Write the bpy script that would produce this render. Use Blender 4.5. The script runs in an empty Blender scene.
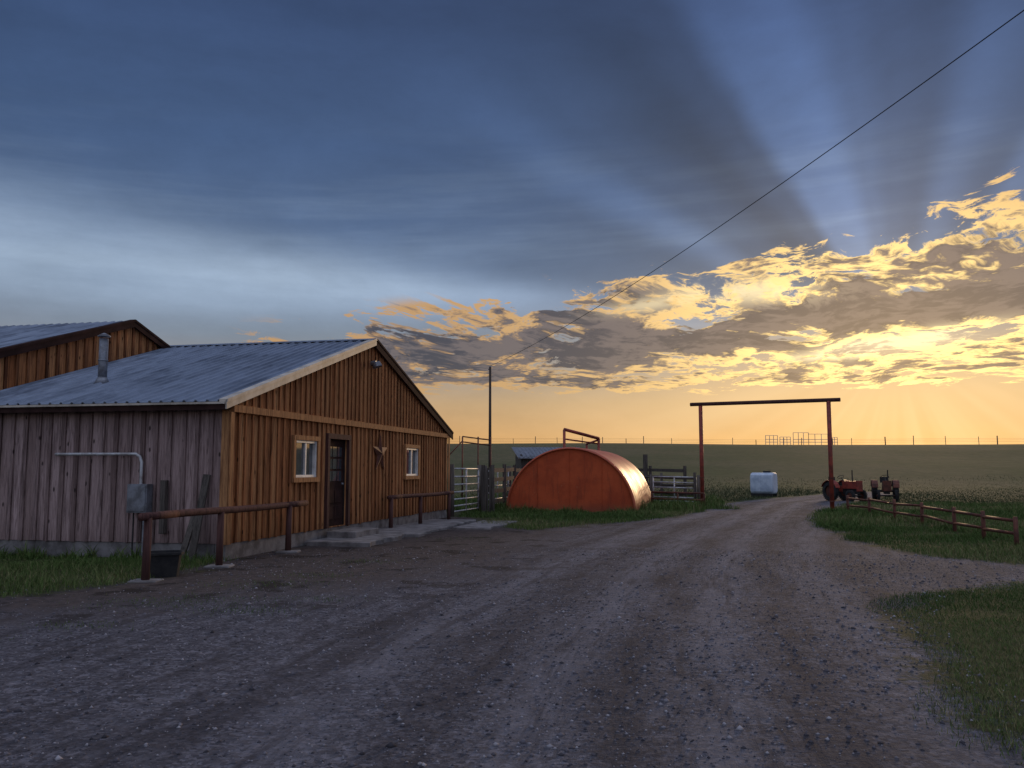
import bpy, bmesh, math, random
import numpy as np
from mathutils import Vector, Matrix
random.seed(7); rng=np.random.default_rng(7)
scene=bpy.context.scene
scene.view_settings.view_transform='Standard'
scene.view_settings.look='None'
scene.view_settings.exposure=0

def lin(c):
    c=c/255.0
    return c/12.92 if c<=0.04045 else ((c+0.055)/1.055)**2.4
def S(r,g,b): return (lin(r),lin(g),lin(b),1.0)

# ---------------------------------------------------------------- node helper
class NT:
    def __init__(s,tree): s.t=tree; s.n=tree.nodes; s.l=tree.links
    def put(s,inp,v):
        if isinstance(v,E): s.l.new(v.s,inp)
        elif v is None: pass
        else:
            if hasattr(inp.default_value,'__len__') and not hasattr(v,'__len__'):
                v=tuple([v]*len(inp.default_value))
            if hasattr(inp.default_value,'__len__') and len(v)!=len(inp.default_value):
                v=tuple(v)[:len(inp.default_value)]
                if len(v)<len(inp.default_value): v=v+(1.0,)
            inp.default_value=v
    def math(s,op,a,b=None,c=None,clamp=False):
        n=s.n.new('ShaderNodeMath'); n.operation=op; n.use_clamp=clamp
        s.put(n.inputs[0],a)
        if b is not None: s.put(n.inputs[1],b)
        if c is not None: s.put(n.inputs[2],c)
        return E(s,n.outputs[0])
    def ss(s,a,b,x,lo=0.0,hi=1.0,smooth=True):
        n=s.n.new('ShaderNodeMapRange'); n.interpolation_type='SMOOTHSTEP' if smooth else 'LINEAR'
        s.put(n.inputs[0],x); s.put(n.inputs[1],a); s.put(n.inputs[2],b); s.put(n.inputs[3],lo); s.put(n.inputs[4],hi)
        return E(s,n.outputs[0])
    def mix(s,f,a,b,blend='MIX',clamp=False):
        n=s.n.new('ShaderNodeMix'); n.data_type='RGBA'; n.blend_type=blend; n.clamp_result=clamp
        s.put(n.inputs[0],f); s.put(n.inputs[6],a); s.put(n.inputs[7],b)
        return E(s,n.outputs[2])
    def ramp(s,f,stops,interp='LINEAR'):
        n=s.n.new('ShaderNodeValToRGB'); cr=n.color_ramp; cr.interpolation=interp
        while len(cr.elements)<len(stops): cr.elements.new(0.5)
        for e,(p,c) in zip(cr.elements,sorted(stops,key=lambda q:q[0])):
            e.position=p; e.color=c if hasattr(c,'__len__') else (c,c,c,1)
        s.put(n.inputs[0],f); return E(s,n.outputs[0])
    def noise(s,vec,scale=5,detail=4,rough=0.5,dist=0.0,dim='3D',w=None):
        n=s.n.new('ShaderNodeTexNoise'); n.noise_dimensions=dim
        if vec is not None: s.put(n.inputs['Vector'],vec)
        if w is not None: s.put(n.inputs['W'],w)
        n.inputs['Scale'].default_value=scale; n.inputs['Detail'].default_value=detail
        n.inputs['Roughness'].default_value=rough; n.inputs['Distortion'].default_value=dist
        return E(s,n.outputs['Fac'])
    def voro(s,vec,scale=5,feature='F1',out='Distance',rand=1.0):
        n=s.n.new('ShaderNodeTexVoronoi'); n.feature=feature
        s.put(n.inputs['Vector'],vec); n.inputs['Scale'].default_value=scale
        n.inputs['Randomness'].default_value=rand
        return E(s,n.outputs[out])
    def comb(s,x,y,z):
        n=s.n.new('ShaderNodeCombineXYZ'); s.put(n.inputs[0],x); s.put(n.inputs[1],y); s.put(n.inputs[2],z)
        return E(s,n.outputs[0])
    def sep(s,v):
        n=s.n.new('ShaderNodeSeparateXYZ'); s.put(n.inputs[0],v); return [E(s,o) for o in n.outputs]
    def mapv(s,v,scale=(1,1,1),loc=(0,0,0)):
        n=s.n.new('ShaderNodeMapping'); s.put(n.inputs[0],v)
        n.inputs['Scale'].default_value=scale; n.inputs['Location'].default_value=loc
        return E(s,n.outputs[0])
    def coord(s,k='Object'):
        n=s.n.new('ShaderNodeTexCoord'); return E(s,n.outputs[k])
    def attr(s,name,out='Fac'):
        n=s.n.new('ShaderNodeAttribute'); n.attribute_name=name; return E(s,n.outputs[out])
    def bump(s,h,strength=0.5,dist=0.02):
        n=s.n.new('ShaderNodeBump'); n.inputs['Strength'].default_value=strength; n.inputs['Distance'].default_value=dist
        s.put(n.inputs['Height'],h); return E(s,n.outputs[0])
class E:
    def __init__(s,nt,sock): s.nt=nt; s.s=sock
    def __add__(a,b): return a.nt.math('ADD',a,b)
    __radd__=__add__
    def __sub__(a,b): return a.nt.math('SUBTRACT',a,b)
    def __rsub__(a,b): return a.nt.math('SUBTRACT',b,a)
    def __mul__(a,b): return a.nt.math('MULTIPLY',a,b)
    __rmul__=__mul__
    def __truediv__(a,b): return a.nt.math('DIVIDE',a,b)
    def __rtruediv__(a,b): return a.nt.math('DIVIDE',b,a)

def mat(name,rough=0.8,metal=0.0,spec=0.3):
    m=bpy.data.materials.new(name); m.use_nodes=True
    nt=NT(m.node_tree); b=m.node_tree.nodes['Principled BSDF']
    b.inputs['Roughness'].default_value=rough; b.inputs['Metallic'].default_value=metal
    b.inputs['Specular IOR Level'].default_value=spec
    return m,nt,b
def simple(name,c1,c2=None,scale=8,rough=0.8,metal=0.0,bump=0.2,spec=0.3,stretch=(1,1,1),bd=0.01):
    m,nt,b=mat(name,rough,metal,spec)
    v=nt.mapv(nt.coord('Object'),stretch)
    n=nt.noise(v,scale,4,0.65)
    c2=c2 or tuple(x*0.55 for x in c1[:3])+(1,)
    nt.put(b.inputs['Base Color'],nt.mix(nt.ss(0.35,0.68,n),c1,c2))
    nt.put(b.inputs['Normal'],nt.bump(n,bump,bd))
    return m

# ---------------------------------------------------------------- mesh helpers
def empty(name,loc=(0,0,0),rz=0.0):
    e=bpy.data.objects.new(name,None); e.empty_display_size=0.3
    e.location=loc; e.rotation_euler=(0,0,rz); scene.collection.objects.link(e); return e
def meshobj(name,verts,faces,m,parent=None,smooth=False):
    me=bpy.data.meshes.new(name); me.from_pydata([tuple(v) for v in verts],[],faces); me.update()
    o=bpy.data.objects.new(name,me); scene.collection.objects.link(o)
    if m: me.materials.append(m)
    if parent: o.parent=parent
    if smooth:
        for p in me.polygons: p.use_smooth=True
    return o
BOXF=[(0,3,2,1),(4,5,6,7),(0,1,5,4),(1,2,6,5),(2,3,7,6),(3,0,4,7)]
class MB:
    def __init__(s): s.v=[]; s.f=[]; s.c=[]
    def box(s,x0,x1,y0,y1,z0,z1,tint=0.5,M=None):
        vs=[Vector(p) for p in [(x0,y0,z0),(x1,y0,z0),(x1,y1,z0),(x0,y1,z0),(x0,y0,z1),(x1,y0,z1),(x1,y1,z1),(x0,y1,z1)]]
        if M is not None: vs=[M@v for v in vs]
        s.hexa(vs,tint)
    def hexa(s,vs,tint=0.5):
        n=len(s.v); s.v+=vs; s.f+=[tuple(i+n for i in f) for f in BOXF]; s.c+=[tint]*8
    def beam(s,p,q,w,h,tint=0.5,up=(0,0,1)):
        p=Vector(p);q=Vector(q); d=(q-p).normalized(); u=Vector(up)
        if abs(d.dot(u))>0.98: u=Vector((0,1,0))
        r=d.cross(u).normalized(); u=r.cross(d).normalized()
        a=r*w/2; b=u*h/2
        s.hexa([p-a-b,q-a-b,q+a-b,p+a-b,p-a+b,q-a+b,q+a+b,p+a+b],tint)
    def tube(s,p,q,r,n=10,r2=None,tint=0.5,cap=True):
        p=Vector(p);q=Vector(q); d=(q-p).normalized(); u=Vector((0,0,1)) if abs(d.z)<0.9 else Vector((1,0,0))
        a=d.cross(u).normalized(); b=a.cross(d); r2=r if r2 is None else r2
        k=len(s.v)
        for i in range(n):
            t=2*math.pi*i/n; s.v.append(p+(a*math.cos(t)+b*math.sin(t))*r)
        for i in range(n):
            t=2*math.pi*i/n; s.v.append(q+(a*math.cos(t)+b*math.sin(t))*r2)
        s.c+=[tint]*(2*n)
        for i in range(n):
            j=(i+1)%n; s.f.append((k+i,k+n+i,k+n+j,k+j))
        if cap: s.f.append(tuple(k+i for i in range(n))); s.f.append(tuple(k+n+i for i in reversed(range(n))))
    def obj(s,name,m,parent=None,smooth=False,bevel=0.0):
        o=meshobj(name,s.v,s.f,m,parent,smooth)
        a=o.data.attributes.new('tint','FLOAT','POINT'); a.data.foreach_set('value',np.array(s.c,dtype=np.float32))
        bm=bmesh.new(); bm.from_mesh(o.data); bmesh.ops.recalc_face_normals(bm,faces=bm.faces); bm.to_mesh(o.data); bm.free()
        if bevel>0:
            md=o.modifiers.new('b','BEVEL'); md.width=bevel; md.segments=2; md.limit_method='ANGLE'
        return o
def curve(name,pts,r,m,parent=None):
    cu=bpy.data.curves.new(name,'CURVE'); cu.dimensions='3D'; cu.bevel_depth=r; cu.bevel_resolution=3
    sp=cu.splines.new('POLY'); sp.points.add(len(pts)-1)
    for i,p in enumerate(pts): sp.points[i].co=(*p,1)
    cu.materials.append(m); o=bpy.data.objects.new(name,cu); scene.collection.objects.link(o)
    if parent: o.parent=parent
    return o

# ---------------------------------------------------------------- terrain
def sstep(a,b,x):
    t=np.clip((x-a)/(b-a),0,1); return t*t*(3-2*t)
def vnoise(x,y,seed=0):
    s=0
    r=np.random.default_rng(seed)
    for i in range(7):
        a=r.uniform(0,6.28); f=r.uniform(0.5,1.7); p=r.uniform(0,6.28)
        s=s+np.sin((x*math.cos(a)+y*math.sin(a))*f+p)
    return s/7
def gz(x,y):
    x=np.asarray(x,float); y=np.asarray(y,float)
    h=sstep(50,190,y)*6.9+sstep(52,80,y)*0.35*vnoise(x*0.10,y*0.13,3)+sstep(90,170,y)*0.35*vnoise(x*0.03,y*0.01,4)
    h=h-sstep(190,420,y)*1.5
    near=0.022*vnoise(x*1.3,y*1.3,1)+0.035*vnoise(x*0.35,y*0.35,2)
    return h+near*(1-sstep(40,70,y))
def gzf(x,y): return float(gz(x,y))
GR=[(2.5,-14),(2.7,3),(2.8,5),(3.05,6.2),(3.5,7.8),(4.1,9.7),(5.2,11.2),(7.4,12.5),(14,13.1),(40,12.4),(40,15.2),(14,14.8),(8.7,14.5),
    (7.7,16.0),(7.5,18.5),(8.2,22.9),(9.4,27),(10.7,30.8),(12.2,34.0),(14.4,38),(17,43),(21,50),(26,58),(23,59),(18,52),(13.5,46),(10.2,41),(8.6,37),
    (7.2,33.0),(5.8,29.4),(2.9,25.7),(0.5,22.9),(-0.6,24.5),(-1.5,28.6),(-2.5,28.6),(-5.2,15.4),(-5.2,13.6),(-5.4,12.1),(-6.4,11.0),(-10,10.2),(-24,8),(-24,-14)]
def sdpoly(x,y,P):
    x=np.asarray(x,float);y=np.asarray(y,float)
    d=np.full(x.shape,1e9); ins=np.zeros(x.shape,bool)
    n=len(P)
    for i in range(n):
        x0,y0=P[i];x1,y1=P[(i+1)%n]
        ex,ey=x1-x0,y1-y0; t=np.clip(((x-x0)*ex+(y-y0)*ey)/(ex*ex+ey*ey),0,1)
        d=np.minimum(d,np.hypot(x-x0-ex*t,y-y0-ey*t))
        c=((y0>y)!=(y1>y))
        if y1!=y0:
            xi=(x1-x0)*(y-y0)/(y1-y0)+x0; ins^=(c&(x<xi))
    return np.where(ins,-d,d)
def sdline(x,y,P):
    d=np.full(np.shape(x),1e9); sg=np.ones(np.shape(x))
    for i in range(len(P)-1):
        x0,y0=P[i];x1,y1=P[i+1]; ex,ey=x1-x0,y1-y0
        t=np.clip(((x-x0)*ex+(y-y0)*ey)/(ex*ex+ey*ey),0,1)
        dd=np.hypot(x-x0-ex*t,y-y0-ey*t); s=np.sign((x-x0)*ey-(y-y0)*ex)
        sg=np.where(dd<d,s,sg); d=np.minimum(d,dd)
    return d*sg
CL=[(-1.0,-14),(-0.2,2),(0.8,8),(2.6,15),(5.0,22),(7.6,28.5),(10.2,35),(12,40),(16,47)]
def axis(a,b,step,lo,hi):
    v=list(np.arange(a,b,step)); s=step; x=b
    while x<hi: v.append(x); s*=1.18; x+=s
    v.append(hi); s=step; x=a-s
    while x>lo: v.insert(0,x); s*=1.18; x-=s
    v.insert(0,lo); return np.array(v)
xs=axis(-12,16,0.2,-1500,1500); ys=axis(1,38,0.2,-400,2500)
X,Y=np.meshgrid(xs,ys); Z=gz(X,Y); nx,ny=len(xs),len(ys)
co=np.stack([X,Y,Z],-1).reshape(-1,3).astype(np.float32)
i=np.arange(nx-1);j=np.arange(ny-1); I,J=np.meshgrid(i,j); q=(J*nx+I).ravel()
fc=np.stack([q,q+1,q+nx+1,q+nx],-1)
me=bpy.data.meshes.new('ground'); me.vertices.add(len(co)); me.vertices.foreach_set('co',co.ravel())
me.loops.add(fc.size); me.loops.foreach_set('vertex_index',fc.ravel().astype(np.int32))
me.polygons.add(len(fc)); me.polygons.foreach_set('loop_start',(np.arange(len(fc))*4).astype(np.int32))
me.update(calc_edges=True)
for nm,val in (('grassd',sdpoly(X,Y,GR)),('lat',sdline(X,Y,CL)),
               ('barnd',np.abs(sdline(X,Y,[(-7,13.5),(-4.4,15.4),(-1.5,28.7)])))):
    a=me.attributes.new(nm,'FLOAT','POINT'); a.data.foreach_set('value',val.ravel().astype(np.float32))
me.polygons.foreach_set('use_smooth',np.ones(len(fc),bool))
ground=bpy.data.objects.new('ground',me); scene.collection.objects.link(ground)
m,nt,b=mat('ground_mat',0.95,0,0.10)
P=nt.coord('Object'); gd=nt.attr('grassd'); lat=nt.attr('lat'); bd=nt.attr('barnd')
n1=nt.noise(P,1.1,5,0.6); n2=nt.noise(P,7,4,0.7); n3=nt.noise(P,45,3,0.7); nb=nt.noise(P,0.22,3,0.55)
vorc=nt.voro(P,38,out='Color'); vs=nt.sep(vorc)[0]
gcol=nt.mix(vs,(0.056,0.053,0.062,1),(0.23,0.218,0.248,1))
gcol=nt.mix(nt.ss(0.32,0.68,n2)*0.75,gcol,(0.052,0.048,0.055,1))
gcol=nt.mix(nt.ss(0.42,0.66,nb)*0.5,gcol,(0.062,0.055,0.06,1))
# worn wheel tracks: paler compacted bands with loose dark margins
wob=lat+(nb-0.5)*0.9
def band_(c,w_): 
    q=(wob-c)/w_; return nt.math('POWER',2.718,(q*q)*-1.0)
tracks=band_(-1.75,.28)+band_(-0.25,.26)+band_(0.95,.26)+band_(2.4,.28)*.7
marg=band_(-2.3,.2)+band_(-1.0,.24)+band_(0.35,.24)+band_(1.6,.26)+band_(3.0,.3)
gcol=nt.mix(nt.math('MINIMUM',tracks*0.5*nt.ss(0.28,0.58,n1),1.0),gcol,(0.20,0.19,0.215,1))
gcol=nt.mix(nt.math('MINIMUM',marg*0.60*nt.ss(0.3,0.6,n1),1.0),gcol,(0.044,0.038,0.042,1))
strk=nt.noise(nt.comb(lat*3.2,nt.sep(P)[1]*0.28,0.0),1.6,5,0.72)
gcol=nt.mix(nt.ss(0.48,0.64,strk)*0.6,gcol,(0.046,0.040,0.044,1))
pale=nt.noise(nt.comb(lat*1.5,nt.sep(P)[1]*0.35,5.0),1.3,5,0.7)
gcol=nt.mix(nt.ss(0.52,0.7,pale)*0.3,gcol,(0.21,0.198,0.222,1))
dirt=nt.mix(nt.ss(.3,.7,n2),(0.042,0.032,0.030,1),(0.115,0.088,0.078,1))
dm=nt.ss(5.6,2.2,bd+(n1-0.5)*5.0)
gcol=nt.mix(dm*0.9,gcol,dirt)
muck=nt.ss(0.56,0.61,n1+(n3-0.5)*0.25)*nt.ss(8,3,bd)
gcol=nt.mix(muck*0.85,gcol,(0.026,0.02,0.018,1))
grs=nt.mix(nt.ss(0.3,0.7,n2),(0.034,0.046,0.015,1),(0.08,0.072,0.036,1))
far=nt.ss(34,60,nt.sep(P)[1])
pn=nt.noise(nt.mapv(P,(0.6,0.6,1)),0.07,6,0.68); pn2=nt.noise(nt.mapv(P,(1,.45,1)),1.1,6,0.8)
pra=nt.mix(nt.ss(0.36,0.62,pn),(0.052,0.068,0.030,1),(0.092,0.088,0.050,1))
pra=nt.mix(nt.ss(0.38,0.64,pn2)*0.55,pra,(0.030,0.042,0.020,1))
grs=nt.mix(far,grs,pra)
edge=gd+(n2-0.5)*1.5+(n1-0.5)*1.8
gmask=nt.ss(-0.2,0.35,edge)
nt.put(b.inputs['Base Color'],nt.mix(gmask,gcol,grs))
h=(vs*0.3+n3*0.6+n2*1.4+n1*2.5+strk*-1.5)*(1.0-far*.8)+tracks*-0.9*(1.0-gmask)
nt.put(b.inputs['Normal'],nt.bump(h,1.0,0.035))
me.materials.append(m)

def bulk(name,V,F,m,attr=None,nv=3):
    me=bpy.data.meshes.new(name); me.vertices.add(len(V)); me.vertices.foreach_set('co',V.astype(np.float32).ravel())
    me.loops.add(F.size); me.loops.foreach_set('vertex_index',F.ravel().astype(np.int32))
    me.polygons.add(len(F)); me.polygons.foreach_set('loop_start',(np.arange(len(F))*F.shape[1]).astype(np.int32))
    me.update(calc_edges=True)
    if attr is not None:
        a=me.attributes.new('tint','FLOAT','POINT'); a.data.foreach_set('value',attr.astype(np.float32))
    me.materials.append(m); o=bpy.data.objects.new(name,me); scene.collection.objects.link(o); return o
N=50000
r=2.0*np.power(rng.random(N),0.9)*8+2.0; th=rng.uniform(-0.68,0.68,N)
sx=r*np.sin(th); sy=r*np.cos(th); d=sdpoly(sx,sy,GR); k=d<0.5; sx,sy=sx[k],sy[k]
k=(vnoise(sx*1.1,sy*1.1,31)+rng.normal(0,.4,len(sx)))>-0.25; sx,sy=sx[k],sy[k]; N=len(sx)
sz=gz(sx,sy); s=rng.lognormal(-4.9,0.5,N); s=np.clip(s,0.003,0.03)
oct_=np.array([(1,0,0),(0,1,0),(-1,0,0),(0,-1,0),(0,0,.7),(0,0,-.7)])
of=np.array([(0,1,4),(1,2,4),(2,3,4),(3,0,4),(1,0,5),(2,1,5),(3,2,5),(0,3,5)])
V=oct_[None]*s[:,None,None]*rng.uniform(0.6,1.3,(N,6,3))
a=rng.uniform(0,6.28,N); ca,sa=np.cos(a)[:,None],np.sin(a)[:,None]
V=np.stack([V[...,0]*ca-V[...,1]*sa,V[...,0]*sa+V[...,1]*ca,V[...,2]],-1)+np.stack([sx,sy,sz+s*0.1],-1)[:,None]
F=of[None]+(np.arange(N)*6)[:,None,None]
m,nt,b=mat('stone_mat',0.9,0,.15)
nt.put(b.inputs['Base Color'],nt.ramp(nt.attr('tint'),[(0,(0.04,0.037,0.043,1)),(0.7,(0.14,0.13,0.148,1)),(1,(0.36,0.34,0.36,1))]))
bulk('gravel',V.reshape(-1,3),F.reshape(-1,3),m,np.repeat(rng.random(N),6))

def blades(name,px,py,h,w,m,tint,parent=None):
    N=len(px); pz=gz(px,py)-0.01
    a=rng.uniform(0,6.28,N); la=rng.uniform(0,6.28,N); ln=rng.uniform(0.1,1.0,N)*h
    dx,dy=np.cos(a)*w/2,np.sin(a)*w/2; lx,ly=np.cos(la)*ln,np.sin(la)*ln
    b0=np.stack([px-dx,py-dy,pz],-1); b1=np.stack([px+dx,py+dy,pz],-1)
    m0=np.stack([px-dx*.7+lx*.35,py-dy*.7+ly*.35,pz+h*.6],-1); m1=np.stack([px+dx*.7+lx*.35,py+dy*.7+ly*.35,pz+h*.6],-1)
    t=np.stack([px+lx,py+ly,pz+h],-1)
    V=np.stack([b0,b1,m0,m1,t],1).reshape(-1,3)
    F=np.array([(0,1,3),(0,3,2),(2,3,4)])[None]+(np.arange(N)*5)[:,None,None]
    return bulk(name,V,F.reshape(-1,3),m,np.repeat(tint,5))
m_gr,nt,b=mat('grass_mat',0.8,0,0.12)
nt.put(b.inputs['Base Color'],nt.ramp(nt.attr('tint'),[(0,(0.042,0.078,0.018,1)),(0.5,(0.095,0.145,0.038,1)),(0.82,(0.16,0.165,0.065,1)),(1,(0.27,0.22,0.115,1))]))
m_pr,nt,b=mat('prairie_mat',0.9,0,0.05)
nt.put(b.inputs['Base Color'],nt.ramp(nt.attr('tint'),[(0,(0.038,0.052,0.023,1)),(0.5,(0.062,0.074,0.034,1)),(1,(0.11,0.102,0.058,1))]))
def scat(x0,x1,y0,y1,n,thr=0.0,seed=5,cl=0.9):
    x=rng.uniform(x0,x1,n); y=rng.uniform(y0,y1,n)
    d=sdpoly(x,y,GR)+cl*0.5*vnoise(x*2.2,y*2.2,seed)+rng.normal(0,0.10,n)
    lx=(x+5.07)*0.213+(y-15.4)*0.977; ly=(x+5.07)*-0.977+(y-15.4)*0.213
    ok=(d>thr)&~((lx>-0.02)&(lx<13.7)&(ly>-1.9)&(ly<30)&~((ly<0)&(lx<2)))
    fx=(x-2.1)*0.25+(y-31.7)*0.97; fy=(x-2.1)*0.97-(y-31.7)*0.25
    ok&=~((fx>-0.05)&(fx<6.7)&(abs(fy)<2.4))
    ok&=(vnoise(x*1.3,y*1.3,seed+40)+0.7*vnoise(x*4.1,y*4.1,seed+41)+rng.normal(0,.25,n))>-0.48
    return x[ok],y[ok]
px=[];py=[];hh=[];ww=[]
for (x0,x1,y0,y1,n,h,w,thr) in [(2.4,9,3.5,13.4,160000,0.045,0.006,.08),(-14,-4.9,10,16.8,60000,0.08,0.009,.05),(6.8,20,14,24,80000,0.075,0.011,.05),
      (7.5,26,24,40,60000,0.12,0.017,.05),(-1.8,9.5,22.5,34,50000,0.10,0.015,.05),(-3,10,32,46,26000,0.28,0.028,0)]:
    x,y=scat(x0,x1,y0,y1,n,thr); c=1+0.9*vnoise(x*1.7,y*1.7,9)
    px.append(x);py.append(y);hh.append(h*np.clip(c,0.3,2)*rng.uniform(0.4,1.5,len(x)));ww.append(np.full(len(x),w))
for (cx,cy,r_,n) in [(-4.0,10.6,.6,600),(-3.0,9.9,.35,320),(-4.4,9.0,.3,180),(-2.3,10.8,.3,150),(-5.6,8.1,.4,250),(-3.4,12.2,.5,400),(-1.2,20,.5,200),(-2.9,13.2,.4,300),(-2.6,15.2,.4,300)]:
    x=rng.normal(cx,r_,n); y=rng.normal(cy,r_*.5,n); px.append(x);py.append(y);hh.append(rng.uniform(.015,.05,n));ww.append(np.full(n,.007))
px=np.concatenate(px);py=np.concatenate(py);hh=np.concatenate(hh);ww=np.concatenate(ww)
ti=np.clip(0.45+0.6*vnoise(px*0.9,py*0.9,12)+rng.normal(0,0.22,len(px)),0,1)
blades('grass',px,py,hh,ww,m_gr,ti)
n=90000
y=38+rng.random(n)**1.2*45; x=rng.uniform(-0.35,0.78,n)*y
d=sdpoly(x,y,GR); k=d>0.4; x,y=x[k],y[k]
k=rng.random(len(x))<np.clip((86-y)/30,0,1); x,y=x[k],y[k]
h=(0.05+0.10*np.clip(vnoise(x*0.25,y*0.25,21)+.3,0,1))*rng.uniform(0.4,1.5,len(x))
ti=np.clip(0.45+0.4*vnoise(x*0.12,y*0.2,22)+rng.normal(0,0.1,len(x)),0,1)
blades('prairie_grass',x,y,h,np.full(len(x),0.035),m_pr,ti)
def weeds(name,pts):
    X=[];Y=[];H=[]
    for (cx,cy,rad,hh_,n) in pts:
        a=rng.uniform(0,6.28,n); r=rad*np.sqrt(rng.random(n)); X.append(cx+r*np.cos(a)); Y.append(cy+r*np.sin(a)); H.append(hh_*(1.15-r/rad)*rng.uniform(.5,1.1,n))
    X=np.concatenate(X);Y=np.concatenate(Y);H=np.concatenate(H)
    blades(name,X,Y,H,0.022,m_gr,np.clip(rng.normal(0.4,0.22,len(X)),0,1))
W=[]
for i in range(50):
    t=random.random(); W.append((-0.25+4.7*t+random.uniform(-.2,.2),32.3-1.2*t-random.uniform(.15,.8),random.uniform(.12,.35),random.uniform(.12,.42),80))
for i in range(26):
    k=random.uniform(0.1,5.6); W.append((-5.07-.977*k-.25*.213,15.4+.213*k-random.uniform(.15,.5),random.uniform(.12,.3),random.uniform(.1,.35),70))
for i in range(30):
    t=random.random(); W.append((12.9-2.3*t+random.uniform(-.5,.8),34-15*t,random.uniform(.2,.5),random.uniform(.1,.3),70))
for i in range(26):
    W.append((random.uniform(5,9),random.uniform(34,42),random.uniform(.2,.6),random.uniform(.2,.5),90))
weeds('weeds',W)

# ---------------------------------------------------------------- materials
def wood(name,c1,c2,dark,rough=0.85,knots=True):
    m,nt,b=mat(name,rough,0,0.12)
    P=nt.coord('Object'); t=nt.attr('tint')
    x,y,z=nt.sep(P)
    off=t*37.0
    g=nt.noise(nt.comb(x*9.0+off,y*9.0,z*0.55+off),2.2,5,0.72,0.8)
    g2=nt.noise(nt.comb(x*40.0+off,y*40.0,z*1.5),2.0,3,0.7)
    col=nt.mix(t,c1,c2)
    col=nt.mix(nt.ss(0.42,0.68,g)*0.85,col,dark)
    col=nt.mix(nt.ss(0.45,0.70,g2)*0.55,col,dark)
    if knots:
        kn=nt.voro(nt.comb(x*3.3+off,y*3.3,z*1.5+off),1.7)
        col=nt.mix(nt.ss(0.15,0.07,kn)*0.9,col,tuple(q*0.3 for q in dark[:3])+(1,))
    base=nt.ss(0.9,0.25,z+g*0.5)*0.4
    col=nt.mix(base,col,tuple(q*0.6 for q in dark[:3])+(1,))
    nt.put(b.inputs['Base Color'],col)
    nt.put(b.inputs['Normal'],nt.bump(g+g2*0.6,0.6,0.012))
    return m
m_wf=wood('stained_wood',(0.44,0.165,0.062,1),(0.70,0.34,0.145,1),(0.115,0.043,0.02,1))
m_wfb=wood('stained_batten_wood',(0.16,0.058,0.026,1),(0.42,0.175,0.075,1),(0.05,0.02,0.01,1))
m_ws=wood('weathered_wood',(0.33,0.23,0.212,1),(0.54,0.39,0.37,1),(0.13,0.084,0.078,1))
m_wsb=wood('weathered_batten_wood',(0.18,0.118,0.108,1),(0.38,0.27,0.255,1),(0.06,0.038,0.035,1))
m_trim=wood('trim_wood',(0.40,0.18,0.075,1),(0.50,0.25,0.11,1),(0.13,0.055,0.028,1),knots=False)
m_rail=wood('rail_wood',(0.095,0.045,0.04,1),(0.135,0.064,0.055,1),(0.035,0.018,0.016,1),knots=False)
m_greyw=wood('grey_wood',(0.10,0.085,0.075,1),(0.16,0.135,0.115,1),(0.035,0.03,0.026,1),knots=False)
m_conc=simple('concrete',(0.24,0.22,0.215,1),(0.11,0.098,0.094,1),3,0.9,0,0.6)
m_roof,nt,b=mat('galvanised_roof',0.42,0.6,0.4)
P=nt.coord('Object'); x,y,z=nt.sep(P)
g=nt.noise(nt.comb(x*0.6,y*5.0,z),1.2,4,0.6); g3=nt.noise(P,0.8,4,0.65)
nt.put(b.inputs['Base Color'],nt.mix(nt.ss(0.35,0.65,g)*0.6+nt.ss(.45,.65,g3)*.4,(0.27,0.31,0.385,1),(0.105,0.125,0.165,1)))
nt.put(b.inputs['Roughness'],nt.ss(0.3,0.7,g,0.38,0.58))
m_cream=simple('cream_trim',(0.56,0.49,0.41,1),(0.34,0.29,0.24,1),3,0.6,0.0,0.1)
m_brown=simple('brown_trim',(0.05,0.026,0.023,1),(0.03,0.017,0.015,1),3,0.9,0.0,0.1,spec=.05)
m_white=simple('white_frame',(0.75,0.74,0.72,1),(0.55,0.54,0.52,1),5,0.5,0,0.05)
m_glass,nt,b=mat('window_glass',0.04,0.0,0.9)
nt.put(b.inputs['Base Color'],nt.mix(nt.noise(nt.coord('Object'),2.5,3),(0.02,0.025,0.03,1),(0.09,0.11,0.13,1)))
b.inputs['Coat Weight'].default_value=0.6
m_dark=simple('dark_paint',(0.03,0.028,0.028,1),(0.015,0.014,0.014,1),6,0.6)
m_steel=simple('grey_steel',(0.24,0.25,0.28,1),(0.13,0.13,0.14,1),6,0.5,0.4,0.1)
m_gatew=simple('gate_steel',(0.55,0.55,0.56,1),(0.32,0.29,0.28,1),6,0.5,0.3,0.1)
m_rust=simple('rust_pipe',(0.16,0.055,0.035,1),(0.07,0.03,0.022,1),5,0.7,0.2,0.3)
m_red=simple('red_paint',(0.32,0.055,0.035,1),(0.15,0.035,0.025,1),4,0.5,0.1,0.2)
m_black=simple('black_rubber',(0.02,0.02,0.021,1),(0.035,0.033,0.032,1),8,0.8)

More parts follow.
